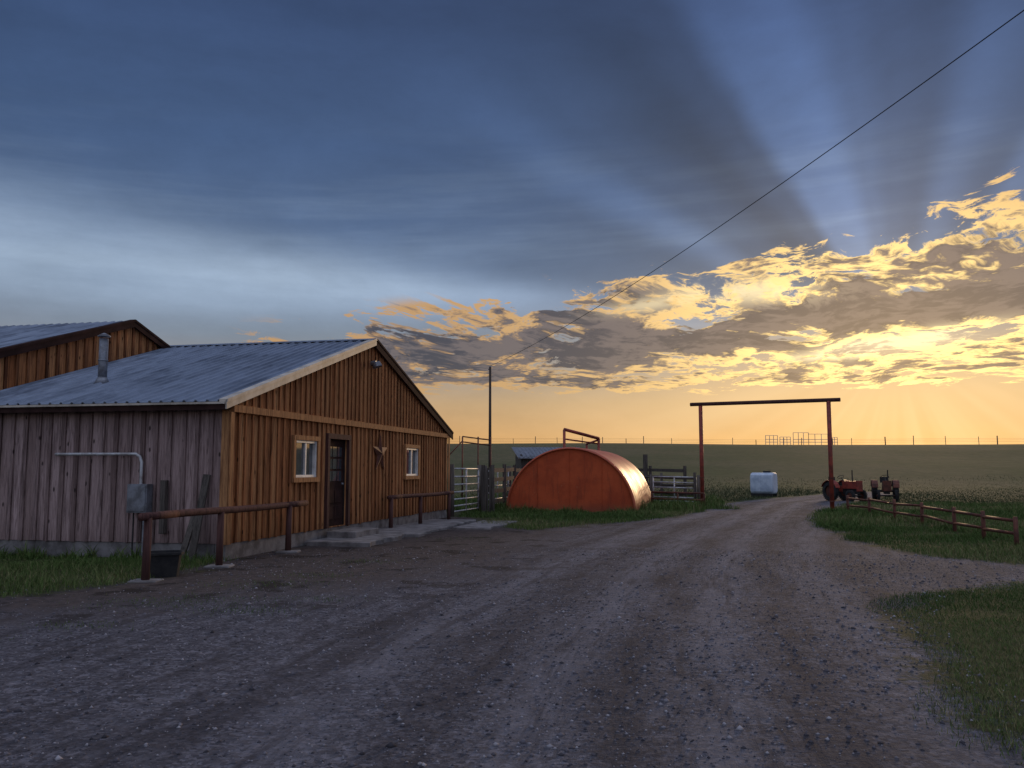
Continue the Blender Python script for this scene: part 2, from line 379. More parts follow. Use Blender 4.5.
# ---------------------------------------------------------------- barn
ang=math.atan2(0.977,0.213)
barn=empty('wooden_barn',(-5.07,15.4,0),ang)
W_=13.6; H_=2.83; RI=2.04; HALF=W_/2; SL=RI/HALF
TK=5.9
def topz(m_): return H_+RI*(1-abs(m_-HALF)/HALF)-0.06
def boardwall(name,a0,a1,z0,topf,mat_,batmat,frame,openings=(),pitch=0.29,bat=0.075,parent=barn,breaks=()):
    mb=MB(); bb=MB(); x=a0
    while x<a1-1e-4:
        x1=min(x+pitch*random.uniform(.93,1.07),a1); tint=min(1,max(0,random.gauss(0.5,0.3))); dep=random.uniform(0.0,0.012)
        cuts=sorted(set([x,x1]+[c for o in openings for c in (o[0],o[1]) if x<c<x1]+[c for c in breaks if x<c<x1]))
        for c0,c1 in zip(cuts[:-1],cuts[1:]):
            mid=(c0+c1)/2; segs=[(z0,None)]
            for o in openings:
                if o[0]<=mid<=o[1]:
                    new=[]
                    for s0,s1 in segs:
                        if s1 is None or s1>o[3]:
                            if o[2]>s0: new.append((s0,o[2]))
                            new.append((o[3],s1))
                    segs=new
            for s0,s1 in segs:
                t0=topf(c0) if s1 is None else s1; t1=topf(c1) if s1 is None else s1
                g=0.004
                u0=c0+(g if c0==x else 0); u1=c1-(g if c1==x1 else 0)
                mb.hexa([frame(u0,0.02+dep,s0),frame(u1,0.02+dep,s0),frame(u1,-0.01,s0),frame(u0,-0.01,s0),
                         frame(u0,0.02+dep,t0),frame(u1,0.02+dep,t1),frame(u1,-0.01,t1),frame(u0,-0.01,t0)],tint)
        if x1<a1-0.05:
            bw=bat*random.uniform(0.8,1.15); c=x1+random.uniform(-.008,.008); c2=c+random.uniform(-.008,.008); tb=min(1,max(0,random.gauss(0.5,0.3)))
            segs=[(z0+random.uniform(-.02,.02),None)]
            for o in openings:
                if o[0]-bw/2<c<o[1]+bw/2:
                    new=[]
                    for s0,s1 in segs:
                        if o[2]>s0: new.append((s0,o[2]))
                        new.append((o[3],s1))
                    segs=new
            for s0,s1 in segs:
                t0=topf(c) if s1 is None else s1
                bb.hexa([frame(c-bw/2,0.064,s0),frame(c+bw/2,0.064,s0),frame(c+bw/2,0.034,s0),frame(c-bw/2,0.034,s0),
                         frame(c2-bw/2,0.064,t0),frame(c2+bw/2,0.064,t0),frame(c2+bw/2,0.034,t0),frame(c2-bw/2,0.034,t0)],tb)
        x=x1
    bb.obj(name+'_battens',batmat,parent)
    return mb.obj(name,mat_,parent)
wins=[(2.48,3.52,1.42,2.2),(9.33,10.45,1.40,2.2)]
door=(4.15,5.22,0.30,2.28)
ops=list(wins)+[door]
fr=lambda a,d,z: Vector((a,-d,z))
BZ=2.62
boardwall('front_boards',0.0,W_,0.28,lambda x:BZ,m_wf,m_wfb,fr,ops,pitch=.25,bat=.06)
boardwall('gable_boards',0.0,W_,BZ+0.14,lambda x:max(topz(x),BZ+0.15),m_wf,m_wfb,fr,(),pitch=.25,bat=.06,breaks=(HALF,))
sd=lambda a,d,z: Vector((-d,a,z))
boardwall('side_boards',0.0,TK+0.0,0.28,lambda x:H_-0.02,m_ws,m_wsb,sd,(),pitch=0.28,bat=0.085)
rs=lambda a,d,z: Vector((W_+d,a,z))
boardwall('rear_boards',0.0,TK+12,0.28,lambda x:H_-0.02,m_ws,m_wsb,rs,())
mb=MB()
def core(mb,a0,a1,z0,z1):
    mb.box(a0,a1,0.012,0.14,z0,z1)
xs_=[0.02,wins[0][0],wins[0][1],door[0],door[1],wins[1][0],wins[1][1],W_-0.02]
for a0,a1 in zip(xs_[:-1],xs_[1:]):
    o=[q for q in ops if abs(q[0]-a0)<1e-6]
    if o:
        if o[0][2]>0.31: core(mb,a0,a1,0.05,o[0][2])
        core(mb,a0,a1,o[0][3],BZ+.1)
    else: core(mb,a0,a1,0.05,BZ+.1)
mb.box(0.012,0.14,0.15,TK,0.05,H_-.06); mb.box(W_-.14,W_-.012,.15,TK+12,0.05,H_-.06)
mb.obj('wall_core',m_dark,barn)
meshobj('gable_core',[(0.1,0.012,BZ+.1),(W_-.1,0.012,BZ+.1),(W_-.1,0.012,H_-.05),(HALF,0.012,H_+RI-.12),(0.1,0.012,H_-.05)],[(0,1,2,3,4)],m_dark,barn)
mb=MB(); mb.box(0.14,W_-.14,0.14,TK,0.24,0.29); mb.box(0.14,W_-.14,3.4,3.5,0.3,2.7); mb.obj('interior',m_greyw,barn)
mb=MB()
mb.box(-0.01,W_+.01,-0.105,-0.012,BZ,BZ+0.13,0.7)
mb.box(-0.075,0.05,-0.088,-0.068,0.27,BZ-.003,0.8); mb.box(-0.088,-0.068,-0.06,0.09,0.27,H_-.05,0.8)
mb.box(W_-.06,W_+.075,-0.088,-0.068,0.27,BZ-.003,0.6)
mb.obj('belt_and_corner_trim',m_trim,barn)
mb=MB(); mb.box(-0.012,W_+.012,-0.012,0.2,-0.4,0.275); mb.box(-0.012,0.2,0.21,TK,-0.4,0.275); mb.box(W_-.2,W_+.012,0.21,TK+12,-0.4,0.275)
mb.obj('foundation',m_conc,barn,bevel=0.01)
mb=MB(); fm=MB(); gl=MB()
for (a,c,z0,z1) in wins:
    t=0.1
    mb.box(a-t,c+t,-0.098,-0.02,z1,z1+t,0.9); mb.box(a-t,c+t,-0.105,-0.02,z0-t,z0,0.8)
    mb.box(a-t,a,-0.095,-0.02,z0,z1,0.8); mb.box(c,c+t,-0.095,-0.02,z0,z1,0.8)
    f=0.055
    fm.box(a,c,-0.06,0.05,z1-f,z1); fm.box(a,c,-0.06,0.05,z0,z0+f); fm.box(a,a+f,-0.058,0.05,z0+f,z1-f); fm.box(c-f,c,-0.058,0.05,z0+f,z1-f)
    mid=(a+c)/2; fm.box(mid-.03,mid+.03,-0.056,0.045,z0+f,z1-f)
    gl.box(a+f,mid-.03,-0.012,-0.006,z0+f,z1-f); gl.box(mid+.03,c-f,0.014,0.02,z0+f,z1-f)
mb.obj('window_trim',m_trim,barn,bevel=0.004); fm.obj('window_frames',m_white,barn,bevel=0.006); gl.obj('window_glass',m_glass,barn)
mb=MB(); a,c,z0,z1=door; t=0.12
mb.box(a-t,c+t,-0.1,-0.02,z1,z1+t,0.2); mb.box(a-t,a,-0.097,-0.02,z0-.02,z1,0.2); mb.box(c,c+t,-0.097,-0.02,z0-.02,z1,0.2)
mb.obj('door_frame',m_rail,barn,bevel=0.004)
mb=MB(); mb.box(a+.01,c-.01,0.04,0.085,z0,z1-.01)
for i_ in range(2):
    for j_ in range(2):
        xa=a+.12+j_*.44; mb.box(xa,xa+.38,0.022,0.04,z0+.15+i_*.37,z0+.45+i_*.37)
mb.obj('door_leaf',m_brown,barn,bevel=0.006)
gl=MB()
for i_ in range(3):
    for j_ in range(3):
        xa=a+.15+j_*.27; za=z0+1.02+i_*.28; gl.box(xa,xa+.22,0.03,0.038,za,za+.23)
gl.obj('door_panes',m_glass,barn)
mb=MB(); mb.tube((c-.1,0.0,z0+.95),(c-.1,0.05,z0+.95),0.03,12); mb.obj('door_knob',m_steel,barn,True)
def star(R,r_,x0,z0,y):
    vs=[(x0,y-0.07,z0)]
    for i_ in range(10):
        rr=R if i_%2==0 else r_; t=math.pi/2+i_*math.pi/5; vs.append((x0+rr*math.cos(t),y,z0+rr*math.sin(t)))
    fs=[(0,1+i_,1+(i_+1)%10) for i_ in range(10)]
    return meshobj('star_ornament',vs,fs,m_rust,barn)
star(0.55,0.21,7.3,2.0,-0.075)
mb=MB(); mb.tube((HALF-.1,-.03,4.3),(HALF-.1,-.16,4.3),0.07,14); mb.tube((HALF-.1,-.16,4.32),(HALF-.1,-.2,4.2),0.1,14,0.13); mb.obj('gable_lamp',m_steel,barn)

def corr(name,m0,z0,m1,z1,k0,k1,parent,mt,pitch=0.23,hgt=0.032,th=0.02):
    prof=[]; k=k0
    while k<k1-1e-6:
        for (o,h_) in ((0,0),(0.09,0),(0.115,hgt),(0.145,hgt),(0.17,0)):
            if k+o<k1: prof.append((k+o,h_))
        k+=pitch
    prof.append((k1,0))
    nx_=math.sqrt((m1-m0)**2+(z1-z0)**2); nvx,nvz=-(z1-z0)/nx_,(m1-m0)/nx_
    if nvz<0: nvx,nvz=-nvx,-nvz
    V=[];F=[]
    n=len(prof)
    for s_,off in ((0,0),(1,0),(1,-th),(0,-th)):
        mm,zz=(m0,z0) if s_==0 else (m1,z1)
        for kk,h_ in prof: V.append((mm+nvx*(h_+off),kk,zz+nvz*(h_+off)))
    for a_,b_ in ((0,1),(1,2),(2,3),(3,0)):
        for i_ in range(n-1): F.append((a_*n+i_,a_*n+i_+1,b_*n+i_+1,b_*n+i_))
    o=meshobj(name,V,F,mt,parent)
    bm=bmesh.new(); bm.from_mesh(o.data); bmesh.ops.recalc_face_normals(bm,faces=bm.faces); bm.to_mesh(o.data); bm.free()
    return o
OV=0.30; OK=0.10
ze=H_-OV*SL+0.05; zr=H_+RI+0.05
corr('roof_near_slope',-OV,ze,HALF,zr,-OK,TK+.05,barn,m_roof)
corr('roof_far_slope',W_+OV,ze,HALF,zr,-OK,TK+.05,barn,m_roof)
mb=MB()
for sg in (-1,1):
    mb.hexa([Vector(p) for p in [(HALF,-OK-.02,zr+.033),(HALF,TK,zr+.033),(HALF+sg*.2,TK,zr+.035-.2*SL),(HALF+sg*.2,-OK-.02,zr+.035-.2*SL),
        (HALF,-OK-.02,zr+.045),(HALF,TK,zr+.045),(HALF+sg*.2,TK,zr+.047-.2*SL),(HALF+sg*.2,-OK-.02,zr+.047-.2*SL)]])
mb.obj('ridge_cap',m_roof,barn)
def rake(mt,name,m0,z0,m1,z1,k,parent,h=0.17,trim=0.05):
    mb=MB(); mb.hexa([Vector(p) for p in [(m0,k-.03,z0-h),(m1,k-.03,z1-h),(m1,k,z1-h),(m0,k,z0-h),(m0,k-.03,z0+.03),(m1,k-.03,z1+.03),(m1,k,z1+.03),(m0,k,z0+.03)]])
    mb.hexa([Vector(p) for p in [(m0,k-.045,z0-.01),(m1,k-.045,z1-.01),(m1,k+.12,z1-.01),(m0,k+.12,z0-.01),(m0,k-.045,z0+trim),(m1,k-.045,z1+trim),(m1,k+.12,z1+trim),(m0,k+.12,z0+trim)]])
    return mb.obj(name,mt,parent)
rake(m_cream,'rake_trim_near',-OV-.01,ze-.01,HALF,zr-.01,-OK,barn,h=0.13)
rake(m_brown,'rake_trim_far',W_+OV+.01,ze-.01,HALF,zr-.01,-OK,barn,h=0.2)
mb=MB(); mb.box(-OV-.02,-OV+.02,-OK,TK,ze-.15,ze-.025); mb.box(W_+OV-.02,W_+OV+.02,-OK,TK,ze-.15,ze-.025)
mb.box(-OV+.02,-.1,-OK+.02,TK,ze-.13,ze-.11); mb.box(W_+.1,W_+OV-.02,-OK+.02,TK,ze-.13,ze-.11)
mb.obj('eave_fascia',m_brown,barn)
mb=MB(); mb.box(-OV-.05,-OV-.021,-OK,TK,ze-.05,ze-.012); mb.obj('drip_edge',m_cream,barn)
mb=MB(); pm,pk=1.75,4.0; rz=H_+pm*SL
mb.tube((pm,pk,rz-.1),(pm,pk,rz+.98),0.09,18); mb.tube((pm,pk,rz),(pm,pk,rz+.16),0.17,18,0.09)
mb.tube((pm,pk,rz+1.02),(pm,pk,rz+1.04),0.13,18); mb.tube((pm,pk,rz+1.04),(pm,pk,rz+1.1),0.13,18,0.02)
mb.tube((pm,pk,rz+.5),(pm,pk,rz+.53),0.1,18)
mb.obj('stove_pipe',m_steel,barn,True)
mb=MB(); bk=1.62
mb.box(-.26,-.08,bk-.2,bk+.2,0.82,1.33); mb.box(-.275,-.262,bk-.18,bk+.18,0.85,1.3); mb.obj('electrical_box',m_steel,barn,bevel=0.01)
curve('conduit',[(-.16,bk,1.3),(-.16,bk,1.72),(-.16,bk+.04,1.82),(-.16,bk+.12,1.87),(-.16,3.36,1.87),(-.13,3.44,1.87),(-.05,3.46,1.87)],0.028,m_gatew,barn)
curve('ground_conduit',[(-.16,bk-.1,.84),(-.16,bk-.1,-.1)],0.03,m_steel,barn)
curve('service_cable',[(-.16,bk+.12,.84),(-.16,bk+.12,-.1)],0.015,m_dark,barn)
mb=MB(); mb.box(-.2,-.09,bk-.52,bk-.42,0.45,1.4); mb.obj('junction_panel',m_greyw,barn,bevel=.01)

tb=empty('tall_barn',(-5.07,15.4,0),ang)
TP=5.13; TZ=5.34; TS=0.315; T0=0.3; T1=TP*2-T0; K1=24
ttop=lambda x: TZ-TS*abs(x-TP)-.1
fr2=lambda a,d,z: Vector((a,TK-d,z))
boardwall('gable_boards',T0,T1,2.4,ttop,m_wf,m_wfb,fr2,(),parent=tb,breaks=(TP,))
sd2=lambda a,d,z: Vector((T0-d,a,z))
boardwall('side_boards',TK,K1,0.28,lambda x:ttop(T0),m_ws,m_wsb,sd2,(),pitch=.3,bat=.085,parent=tb)
mb=MB(); mb.box(T0+.02,T0+.15,TK+.02,K1,-.3,ttop(T0)-.02); mb.box(T1-.15,T1-.02,TK+.02,K1,-.3,ttop(T0)-.02); mb.box(T0,T1,K1-.1,K1,-.3,ttop(T0)); mb.obj('wall_core',m_dark,tb)
meshobj('gable_core',[(T0,TK+.013,2.3),(T1,TK+.013,2.3),(T1,TK+.013,ttop(T1)-.04),(TP,TK+.013,TZ-.16),(T0,TK+.013,ttop(T0)-.04)],[(0,1,2,3,4)],m_dark,tb)
e0=T0-.4
corr('roof_near_slope',e0,TZ-TS*(TP-e0),TP,TZ,TK-.12,K1+.3,tb,m_roof)
corr('roof_far_slope',2*TP-e0,TZ-TS*(TP-e0),TP,TZ,TK-.12,K1+.3,tb,m_roof)
rake(m_brown,'rake_trim_near',e0,TZ-TS*(TP-e0),TP,TZ,TK-.12,tb,h=.15)
rake(m_brown,'rake_trim_far',2*TP-e0,TZ-TS*(TP-e0),TP,TZ,TK-.12,tb,h=.15)

ap=empty('concrete_apron',(-5.07,15.4,0),ang)
def slab(mb,a0,a1,d0,d1,z):
    pts=[]; n=9
    for i_ in range(n+1): pts.append((a0+(a1-a0)*i_/n,-d1+random.uniform(-.10,.10)))
    pts=[(a0,-d0)]+pts+[(a1,-d0)]
    k=len(mb.v); N_=len(pts)
    for zz in (-.2,z):
        for p in pts: mb.v.append(Vector((p[0],p[1],zz))); mb.c.append(.5)
    mb.f.append(tuple(k+N_+i_ for i_ in range(N_))); mb.f.append(tuple(k+i_ for i_ in reversed(range(N_))))
    for i_ in range(N_): j_=(i_+1)%N_; mb.f.append((k+i_,k+j_,k+N_+j_,k+N_+i_))
mb=MB()
slab(mb,3.0,5.6,.1,1.45,.085); slab(mb,5.62,8.7,.1,1.65,.075); slab(mb,8.72,11.8,.1,1.5,.06)
slab(mb,8.3,11.6,1.75,2.8,.05)
mb.box(4.0,5.4,-.8,-.11,.07,.22)
mb.obj('slabs',m_conc,ap,bevel=0.015)

lb=empty('leaning_board',(-5.07,15.4,0),ang)
mb=MB(); mb.beam((-.38,.42,.0),(-.1,.34,1.5),0.04,0.13,.3,up=(0,1,0)); mb.beam((-.42,.60,.0),(-.12,.52,.85),0.04,0.11,.6,up=(0,1,0)); mb.obj('boards',m_greyw,lb)

def hitch(name,p0,p1,posts,h,r=0.055):
    e=empty(name); mb=MB(); p0=Vector(p0);p1=Vector(p1)
    n=6
    for i_ in range(n):
        a_=p0.lerp(p1,i_/n); b_=p0.lerp(p1,(i_+1)/n)
        mb.tube((a_.x,a_.y,h+math.sin(i_*1.3)*.008),(b_.x,b_.y,h+math.sin((i_+1)*1.3)*.008),r,12,tint=.6,cap=i_ in(0,n-1))
    mb.obj('rail',m_rail,e,True); mb=MB(); pd=MB()
    for k_,t in enumerate(posts):
        p=p0.lerp(p1,t); z=gzf(p.x,p.y); mb.tube((p.x,p.y,z-.3),(p.x+.01,p.y,h-.02),r*1.05,12,r*0.95,tint=.4)
        pd.box(p.x-.2,p.x+.22,p.y-.16,p.y+.16,z-.1,z+.02+.01*k_)
    mb.obj('posts',m_rail,e,True); pd.obj('footings',m_conc,e,bevel=.02)
    return e
hitch('hitching_rail',(-5.34,12.5),(-4.14,17.45),(0.03,0.40,0.86),0.91,.058)
hitch('hitching_rail',(-3.2,22.5),(-1.85,27.0),(0.03,0.45,0.93),0.86,.055)

tub=empty('black_tub',(-5.28,13.25,gzf(-5.28,13.25)),0.4)
me=MB()
def ring(mb,w,d,z,n=24,p=4):
    k=len(mb.v)
    for i_ in range(n):
        t=2*math.pi*i_/n; c,s_=math.cos(t),math.sin(t)
        rr=(abs(c)**p+abs(s_)**p)**(-1/p); mb.v.append(Vector((c*rr*w/2,s_*rr*d/2,z))); mb.c.append(.5)
    return k
ks=[ring(me,*q) for q in ((.42,.34,0),(.50,.42,.33),(.56,.48,.335),(.56,.48,.37),(.50,.42,.37),(.40,.32,.05))]
for a_,b_ in zip(ks[:-1],ks[1:]):
    for i_ in range(24): j_=(i_+1)%24; me.f.append((a_+i_,a_+j_,b_+j_,b_+i_))
me.f.append(tuple(ks[0]+i_ for i_ in range(24))); me.f.append(tuple(ks[-1]+i_ for i_ in range(24)))
me.obj('tub_body',m_black,tub)

# ---------------------------------------------------------------- arched shed
sh=empty('red_arched_shed',(2.1,31.7,-0.02),math.atan2(-0.25,0.97))
R=2.38; L=6.6
def tankmat(name,ro,sp,bright):
    m_tank,nt,b=mat(name,0.42,0.0,sp)
    P=nt.coord('Object'); x,y,z=nt.sep(P)
    n_=nt.noise(P,1.1,5,0.65); n2_=nt.noise(nt.comb(x*4.0,y*4.0,z*0.6),1.5,4,0.7); n3_=nt.noise(P,9,4,.7)
    f=bright
    c=nt.mix(nt.ss(.35,.65,n_),(0.54*f,0.105*f,0.040*f,1),(0.40*f,0.074*f,0.032*f,1))
    c=nt.mix(nt.ss(.52,.70,n2_)*.40,c,(0.17,0.048,0.03,1)); c=nt.mix(nt.ss(.60,.70,n3_)*.35,c,(0.50,0.21,0.11,1))
    c=nt.mix(nt.ss(.5,.05,z)*.5,c,(0.14,0.09,0.06,1))
    nt.put(b.inputs['Base Color'],c); nt.put(b.inputs['Roughness'],nt.ss(.3,.7,n_,ro,ro+.15)); nt.put(b.inputs['Normal'],nt.bump(n_+n3_*.2,.2,.03))
    return m_tank
m_tank=tankmat('red_oxide_steel',.38,.45,1.0); m_panel=tankmat('red_oxide_panel',.85,.05,1.05)
V=[];F=[];n=64
steps=[]
k=0.0
while k<=L+1e-6:
    steps.append(k); k+=0.15
for yk in steps:
    rr=R+0.012*math.sin(yk*2*math.pi/0.6)
    for i_ in range(n+1):
        t=math.pi*i_/n; V.append((rr*math.cos(t),yk,rr*math.sin(t)))
for s_ in range(len(steps)-1):
    for i_ in range(n):
        a_=s_*(n+1)+i_; F.append((a_,a_+1,a_+n+2,a_+n+1))
shell=meshobj('shell',V,F,m_tank,sh,True)
md=shell.modifiers.new('s','SOLIDIFY'); md.thickness=.03; md.offset=-1
for nm,yk in (('front_panel',0.05),('back_panel',L-.08)):
    V=[(0,yk,0)]; F=[]; n2=72
    for i_ in range(n2+1): t=math.pi*i_/n2; V.append(((R-.02)*math.cos(t),yk,(R-.02)*math.sin(t)))
    for i_ in range(n2): F.append((0,1+i_,2+i_))
    V+= [(R-.02,yk,-.2),(-(R-.02),yk,-.2)]; F.append((0,n2+1,n2+3)); F.append((0,n2+3,n2+2)); F.append((0,n2+2,1))
    meshobj(nm,V,F,m_panel,sh)
mb=MB()
for i_ in range(48):
    t0=math.pi*i_/48;t1=math.pi*(i_+1)/48
    mb.tube(((R-.01)*math.cos(t0),0.0,(R-.01)*math.sin(t0)),((R-.01)*math.cos(t1),0.0,(R-.01)*math.sin(t1)),.03,8,cap=False)
    for yk in (3.2,):
        mb.tube(((R+.01)*math.cos(t0),yk,(R+.01)*math.sin(t0)),((R+.01)*math.cos(t1),yk,(R+.01)*math.sin(t1)),.02,8,cap=False)
mb.obj('rim',m_tank,sh,True)
mb=MB(); mb.beam((-1.2,.035,0),(-1.2,.035,1.95),.012,.012); mb.beam((1.2,.035,0),(1.2,.035,1.95),.012,.012); mb.beam((0,.035,0),(0,.035,2.3),.012,.012); mb.obj('weld_seams',m_panel,sh)

# ---------------------------------------------------------------- gates and fences
def pipegate(name,p0,p1,z0,z1,nb_,mt,r=0.024,mids=1,post=None,pm=None,ph=None):
    e=empty(name); mb=MB(); a_=Vector((*p0,gzf(*p0)));b_=Vector((*p1,gzf(*p1)))
    for i_ in range(nb_):
        t=i_/(nb_-1); z=z0+(z1-z0)*(t**1.15); mb.tube(a_+Vector((0,0,z)),b_+Vector((0,0,z)),r,8)
    for i_ in range(mids+2):
        t=i_/(mids+1); p=a_.lerp(b_,t); mb.tube(p+Vector((0,0,z0)),p+Vector((0,0,z1)),r*1.05,8)
    mb.obj('bars',mt,e,True)
    if post:
        mb=MB(); d=(b_-a_).normalized()*.12
        for p in (a_-d,b_+d): mb.tube(p-Vector((0,0,.3)),p+Vector((0,0,ph)),post,12,post*.92,tint=random.random())
        mb.obj('posts',pm,e,True)
    return e
pipegate('metal_gate',(-2.0,29.3),(-1.25,32.3),.15,1.6,7,m_gatew,.027,1,.09,m_greyw,1.75)
pipegate('metal_gate',(6.3,38.6),(7.95,37.4),.2,1.25,6,m_gatew,.028,1,.07,m_greyw,1.35)
pipegate('metal_gate',(5.9,36.6),(7.9,35.6),.12,.62,3,m_rust,.035,1)
pipegate('metal_gate',(-1.0,33.2),(-0.15,36.6),.2,1.5,6,m_gatew,.024,1,.1,m_greyw,1.7)
co_=empty('plank_corral'); mb=MB()
cp=[(-1.05,31.6),(-.72,31.9),(-.3,34.2),(.1,37),(1.0,42),(3.8,46),(7.2,45),(8.0,40)]
for p in cp:
    z=gzf(*p); mb.tube((*p,z-.3),(*p,z+1.75),.085,10,.075,tint=random.random())
mb.tube((6.95,45,0),(6.95,45,2.35),.12,10)
for p,q_ in zip(cp[1:-1],cp[2:]):
    for z in (.4,.8,1.2,1.55): mb.beam((*p,z),(*q_,z+random.uniform(-.05,.05)),.04,.15,random.random())
for i_ in range(4): mb.beam((-1.05+.08*i_,31.55,0),(-1.05+.08*i_,31.55,1.55+.04*i_),.06,.05,random.random())
mb.obj('planks',m_greyw,co_)
fr_=empty('pipe_frame'); mb=MB()
A=Vector((-2.3,40,0));B=Vector((-1.0,40.6,0))
for p in (A,B,A.lerp(B,.55)): mb.tube(p,p+Vector((0,0,3.1)),.035,8)
for z in (3.1,2.85): mb.tube(A+Vector((0,0,z)),B+Vector((0,0,z-.15)),.03,8)
mb.tube(A+Vector((0,0,2.9)),A+Vector((-.9,-.2,1.9)),.03,8)
mb.obj('pipes',m_rust,fr_,True)
fr_=empty('loading_chute_frame'); mb=MB()
A=Vector((2.55,42,0));B=Vector((4.35,43.2,0))
mb.tube(A,A+Vector((0,0,3.5)),.07,10); mb.tube(B,B+Vector((0,0,3.1)),.07,10)
mb.tube(A+Vector((0,0,3.52)),B+Vector((0,0,3.12)),.08,10); mb.tube(A+Vector((0,0,3.05)),B+Vector((0,0,2.85)),.04,10)
C=Vector((3.9,45,0)); mb.tube(C,C+Vector((0,0,2.9)),.06,10); mb.tube(B+Vector((0,0,3.05)),C+Vector((0,0,2.9)),.05,10)
mb.obj('pipes',m_red,fr_,True)
ls=empty('livestock_shed',(0.5,47,0),0.1); mb=MB()
for i_ in range(18): mb.box(i_*.2,i_*.2+.19,0,.03,0,2.3,random.random())
mb.box(0,.04,.04,3,0,2.4); mb.box(3.56,3.6,.04,3,0,2.4); mb.box(0,3.6,3,3.05,0,2.6); mb.obj('walls',m_greyw,ls)
mb=MB(); mb.hexa([Vector(p) for p in [(-.2,-.4,2.15),(3.8,-.4,2.15),(3.8,3.3,2.8),(-.2,3.3,2.8),(-.2,-.4,2.21),(3.8,-.4,2.21),(3.8,3.3,2.86),(-.2,3.3,2.86)]])
for i_ in range(18): mb.beam((-.1+i_*.22,-.4,2.22),(-.1+i_*.22,3.3,2.87),.04,.03)
mb.obj('roof',m_steel,ls)

gw=empty('ranch_gateway'); mb=MB()
A=Vector((8.13,37.0,0));B=Vector((12.66,34.3,0)); d=(B-A).normalized()
for p in (A,B): mb.tube(p-Vector((0,0,.4)),p+Vector((0,0,4.3)),.085,14)
mb.obj('posts',m_red,gw,True); mb=MB()
mb.tube(A-d*.45+Vector((0,0,4.38)),B+d*.45+Vector((0,0,4.34)),.08,14,tint=.4)
mb.obj('beam',m_rail,gw,True)
mb=MB()
for p in (A,B): mb.tube(p+Vector((0,0,1.2)),p+Vector((0,0,1.26)),.1,12); mb.tube(p+Vector((0,0,.3)),p+Vector((0,0,.36)),.1,12)
mb.obj('hinge_bands',m_rust,gw)

def railfence(name,pts,heights,mt,ph,r=0.05):
    e=empty(name); mb=MB(); pr=MB()
    for p in pts: z=gzf(*p); pr.tube((*p,z-.3),(*p,z+ph*random.uniform(.95,1.08)),r*1.25,10,r*1.15,tint=random.random())
    for p,q_ in zip(pts[:-1],pts[1:]):
        for hh_ in heights:
            a_=(*p,gzf(*p)+hh_+random.uniform(-.03,.03)); b_=(*q_,gzf(*q_)+hh_+random.uniform(-.03,.03))
            mb.tube(a_,b_,r,8,r*.85,tint=random.random())
    pr.obj('posts',mt,e,True); mb.obj('rails',mt,e,True)
railfence('wooden_fence',[(13.0,33.6),(12.6,30.6),(12.25,27.8),(11.85,25.1),(11.4,22.4),(10.95,20.2),(10.6,18.3)],(.22,.5),m_rust,.6,.04)
railfence('wooden_fence',[(7.9,37.4),(7.0,40.5),(6.4,44.5)],(.5,.9,1.2),m_greyw,1.4,.05)

wf=empty('wire_fence'); mb=MB()
xp=-45.0; prev=None; wr=MB()
while xp<170:
    y_=183+2*math.sin(xp*.05); z=gzf(xp,y_); hh_=random.uniform(1.15,1.9); r_=random.choice([.06,.08,.11])
    mb.tube((xp,y_,z-.3),(xp+random.uniform(-.08,.08),y_,z+hh_),r_,6)
    cur=Vector((xp,y_,z))
    if prev is not None:
        for hz in (.5,.85,1.15): wr.tube(prev+Vector((0,0,hz)),cur+Vector((0,0,hz)),.012,4)
    prev=cur; xp+=random.uniform(3.6,7.6)
mb.obj('posts',m_greyw,wf); wr.obj('wires',m_dark,wf)
dc=empty('distant_corral'); mb=MB()
for (x0,x1,hh_) in ((53,55.5,2.0),(56,58.2,1.7),(58.8,62,2.6),(62,66,2.3),(66.2,68,1.6)):
    z=gzf(x0,180)
    for xx in np.linspace(x0,x1,4): mb.tube((xx,180,z),(xx,180,z+hh_),.06,6)
    for zz in (.6,1.2,hh_): mb.tube((x0,180,z+zz),(x1,180,z+zz),.05,6)
mb.obj('panels',m_gatew,dc)

wt=empty('water_tank',(14.55,50,gzf(14.55,50)+.06),-0.6); m_tw=simple('white_poly',(0.56,0.63,0.72,1),(0.37,0.44,0.54,1),2,.4,0,.1)
me=MB(); HT=1.22
def ring2(mb,x,w,h_,n=28,p=5.5):
    k=len(mb.v)
    for i_ in range(n):
        t=2*math.pi*i_/n; c,s_=math.cos(t),math.sin(t); rr=(abs(c)**p+abs(s_)**p)**(-1/p)
        mb.v.append(Vector((x,c*rr*w/2,.1+HT/2+s_*rr*h_/2))); mb.c.append(.5)
    return k
ks=[ring2(me,x,w,h_) for x,w,h_ in ((-.66,.86,1.04),(-.63,.98,1.16),(-.58,1.04,HT),(-.1,1.04,HT),(-.07,1.0,HT-.05),(-.03,1.0,HT-.05),(0,1.04,HT),(.58,1.04,HT),(.63,.98,1.16),(.66,.86,1.04))]
for a_,b_ in zip(ks[:-1],ks[1:]):
    for i_ in range(28): j_=(i_+1)%28; me.f.append((a_+i_,a_+j_,b_+j_,b_+i_))
me.f.append(tuple(ks[0]+i_ for i_ in range(28))); me.f.append(tuple(ks[-1]+i_ for i_ in range(28)))
me.obj('tank',m_tw,wt)
mb=MB(); mb.tube((.2,0,1.28),(.2,0,1.42),.22,16); mb.box(-.62,.62,-.45,-.35,-.1,.14); mb.box(-.62,.62,.35,.45,-.1,.14)
mb.obj('lid_and_skids',m_dark,wt)

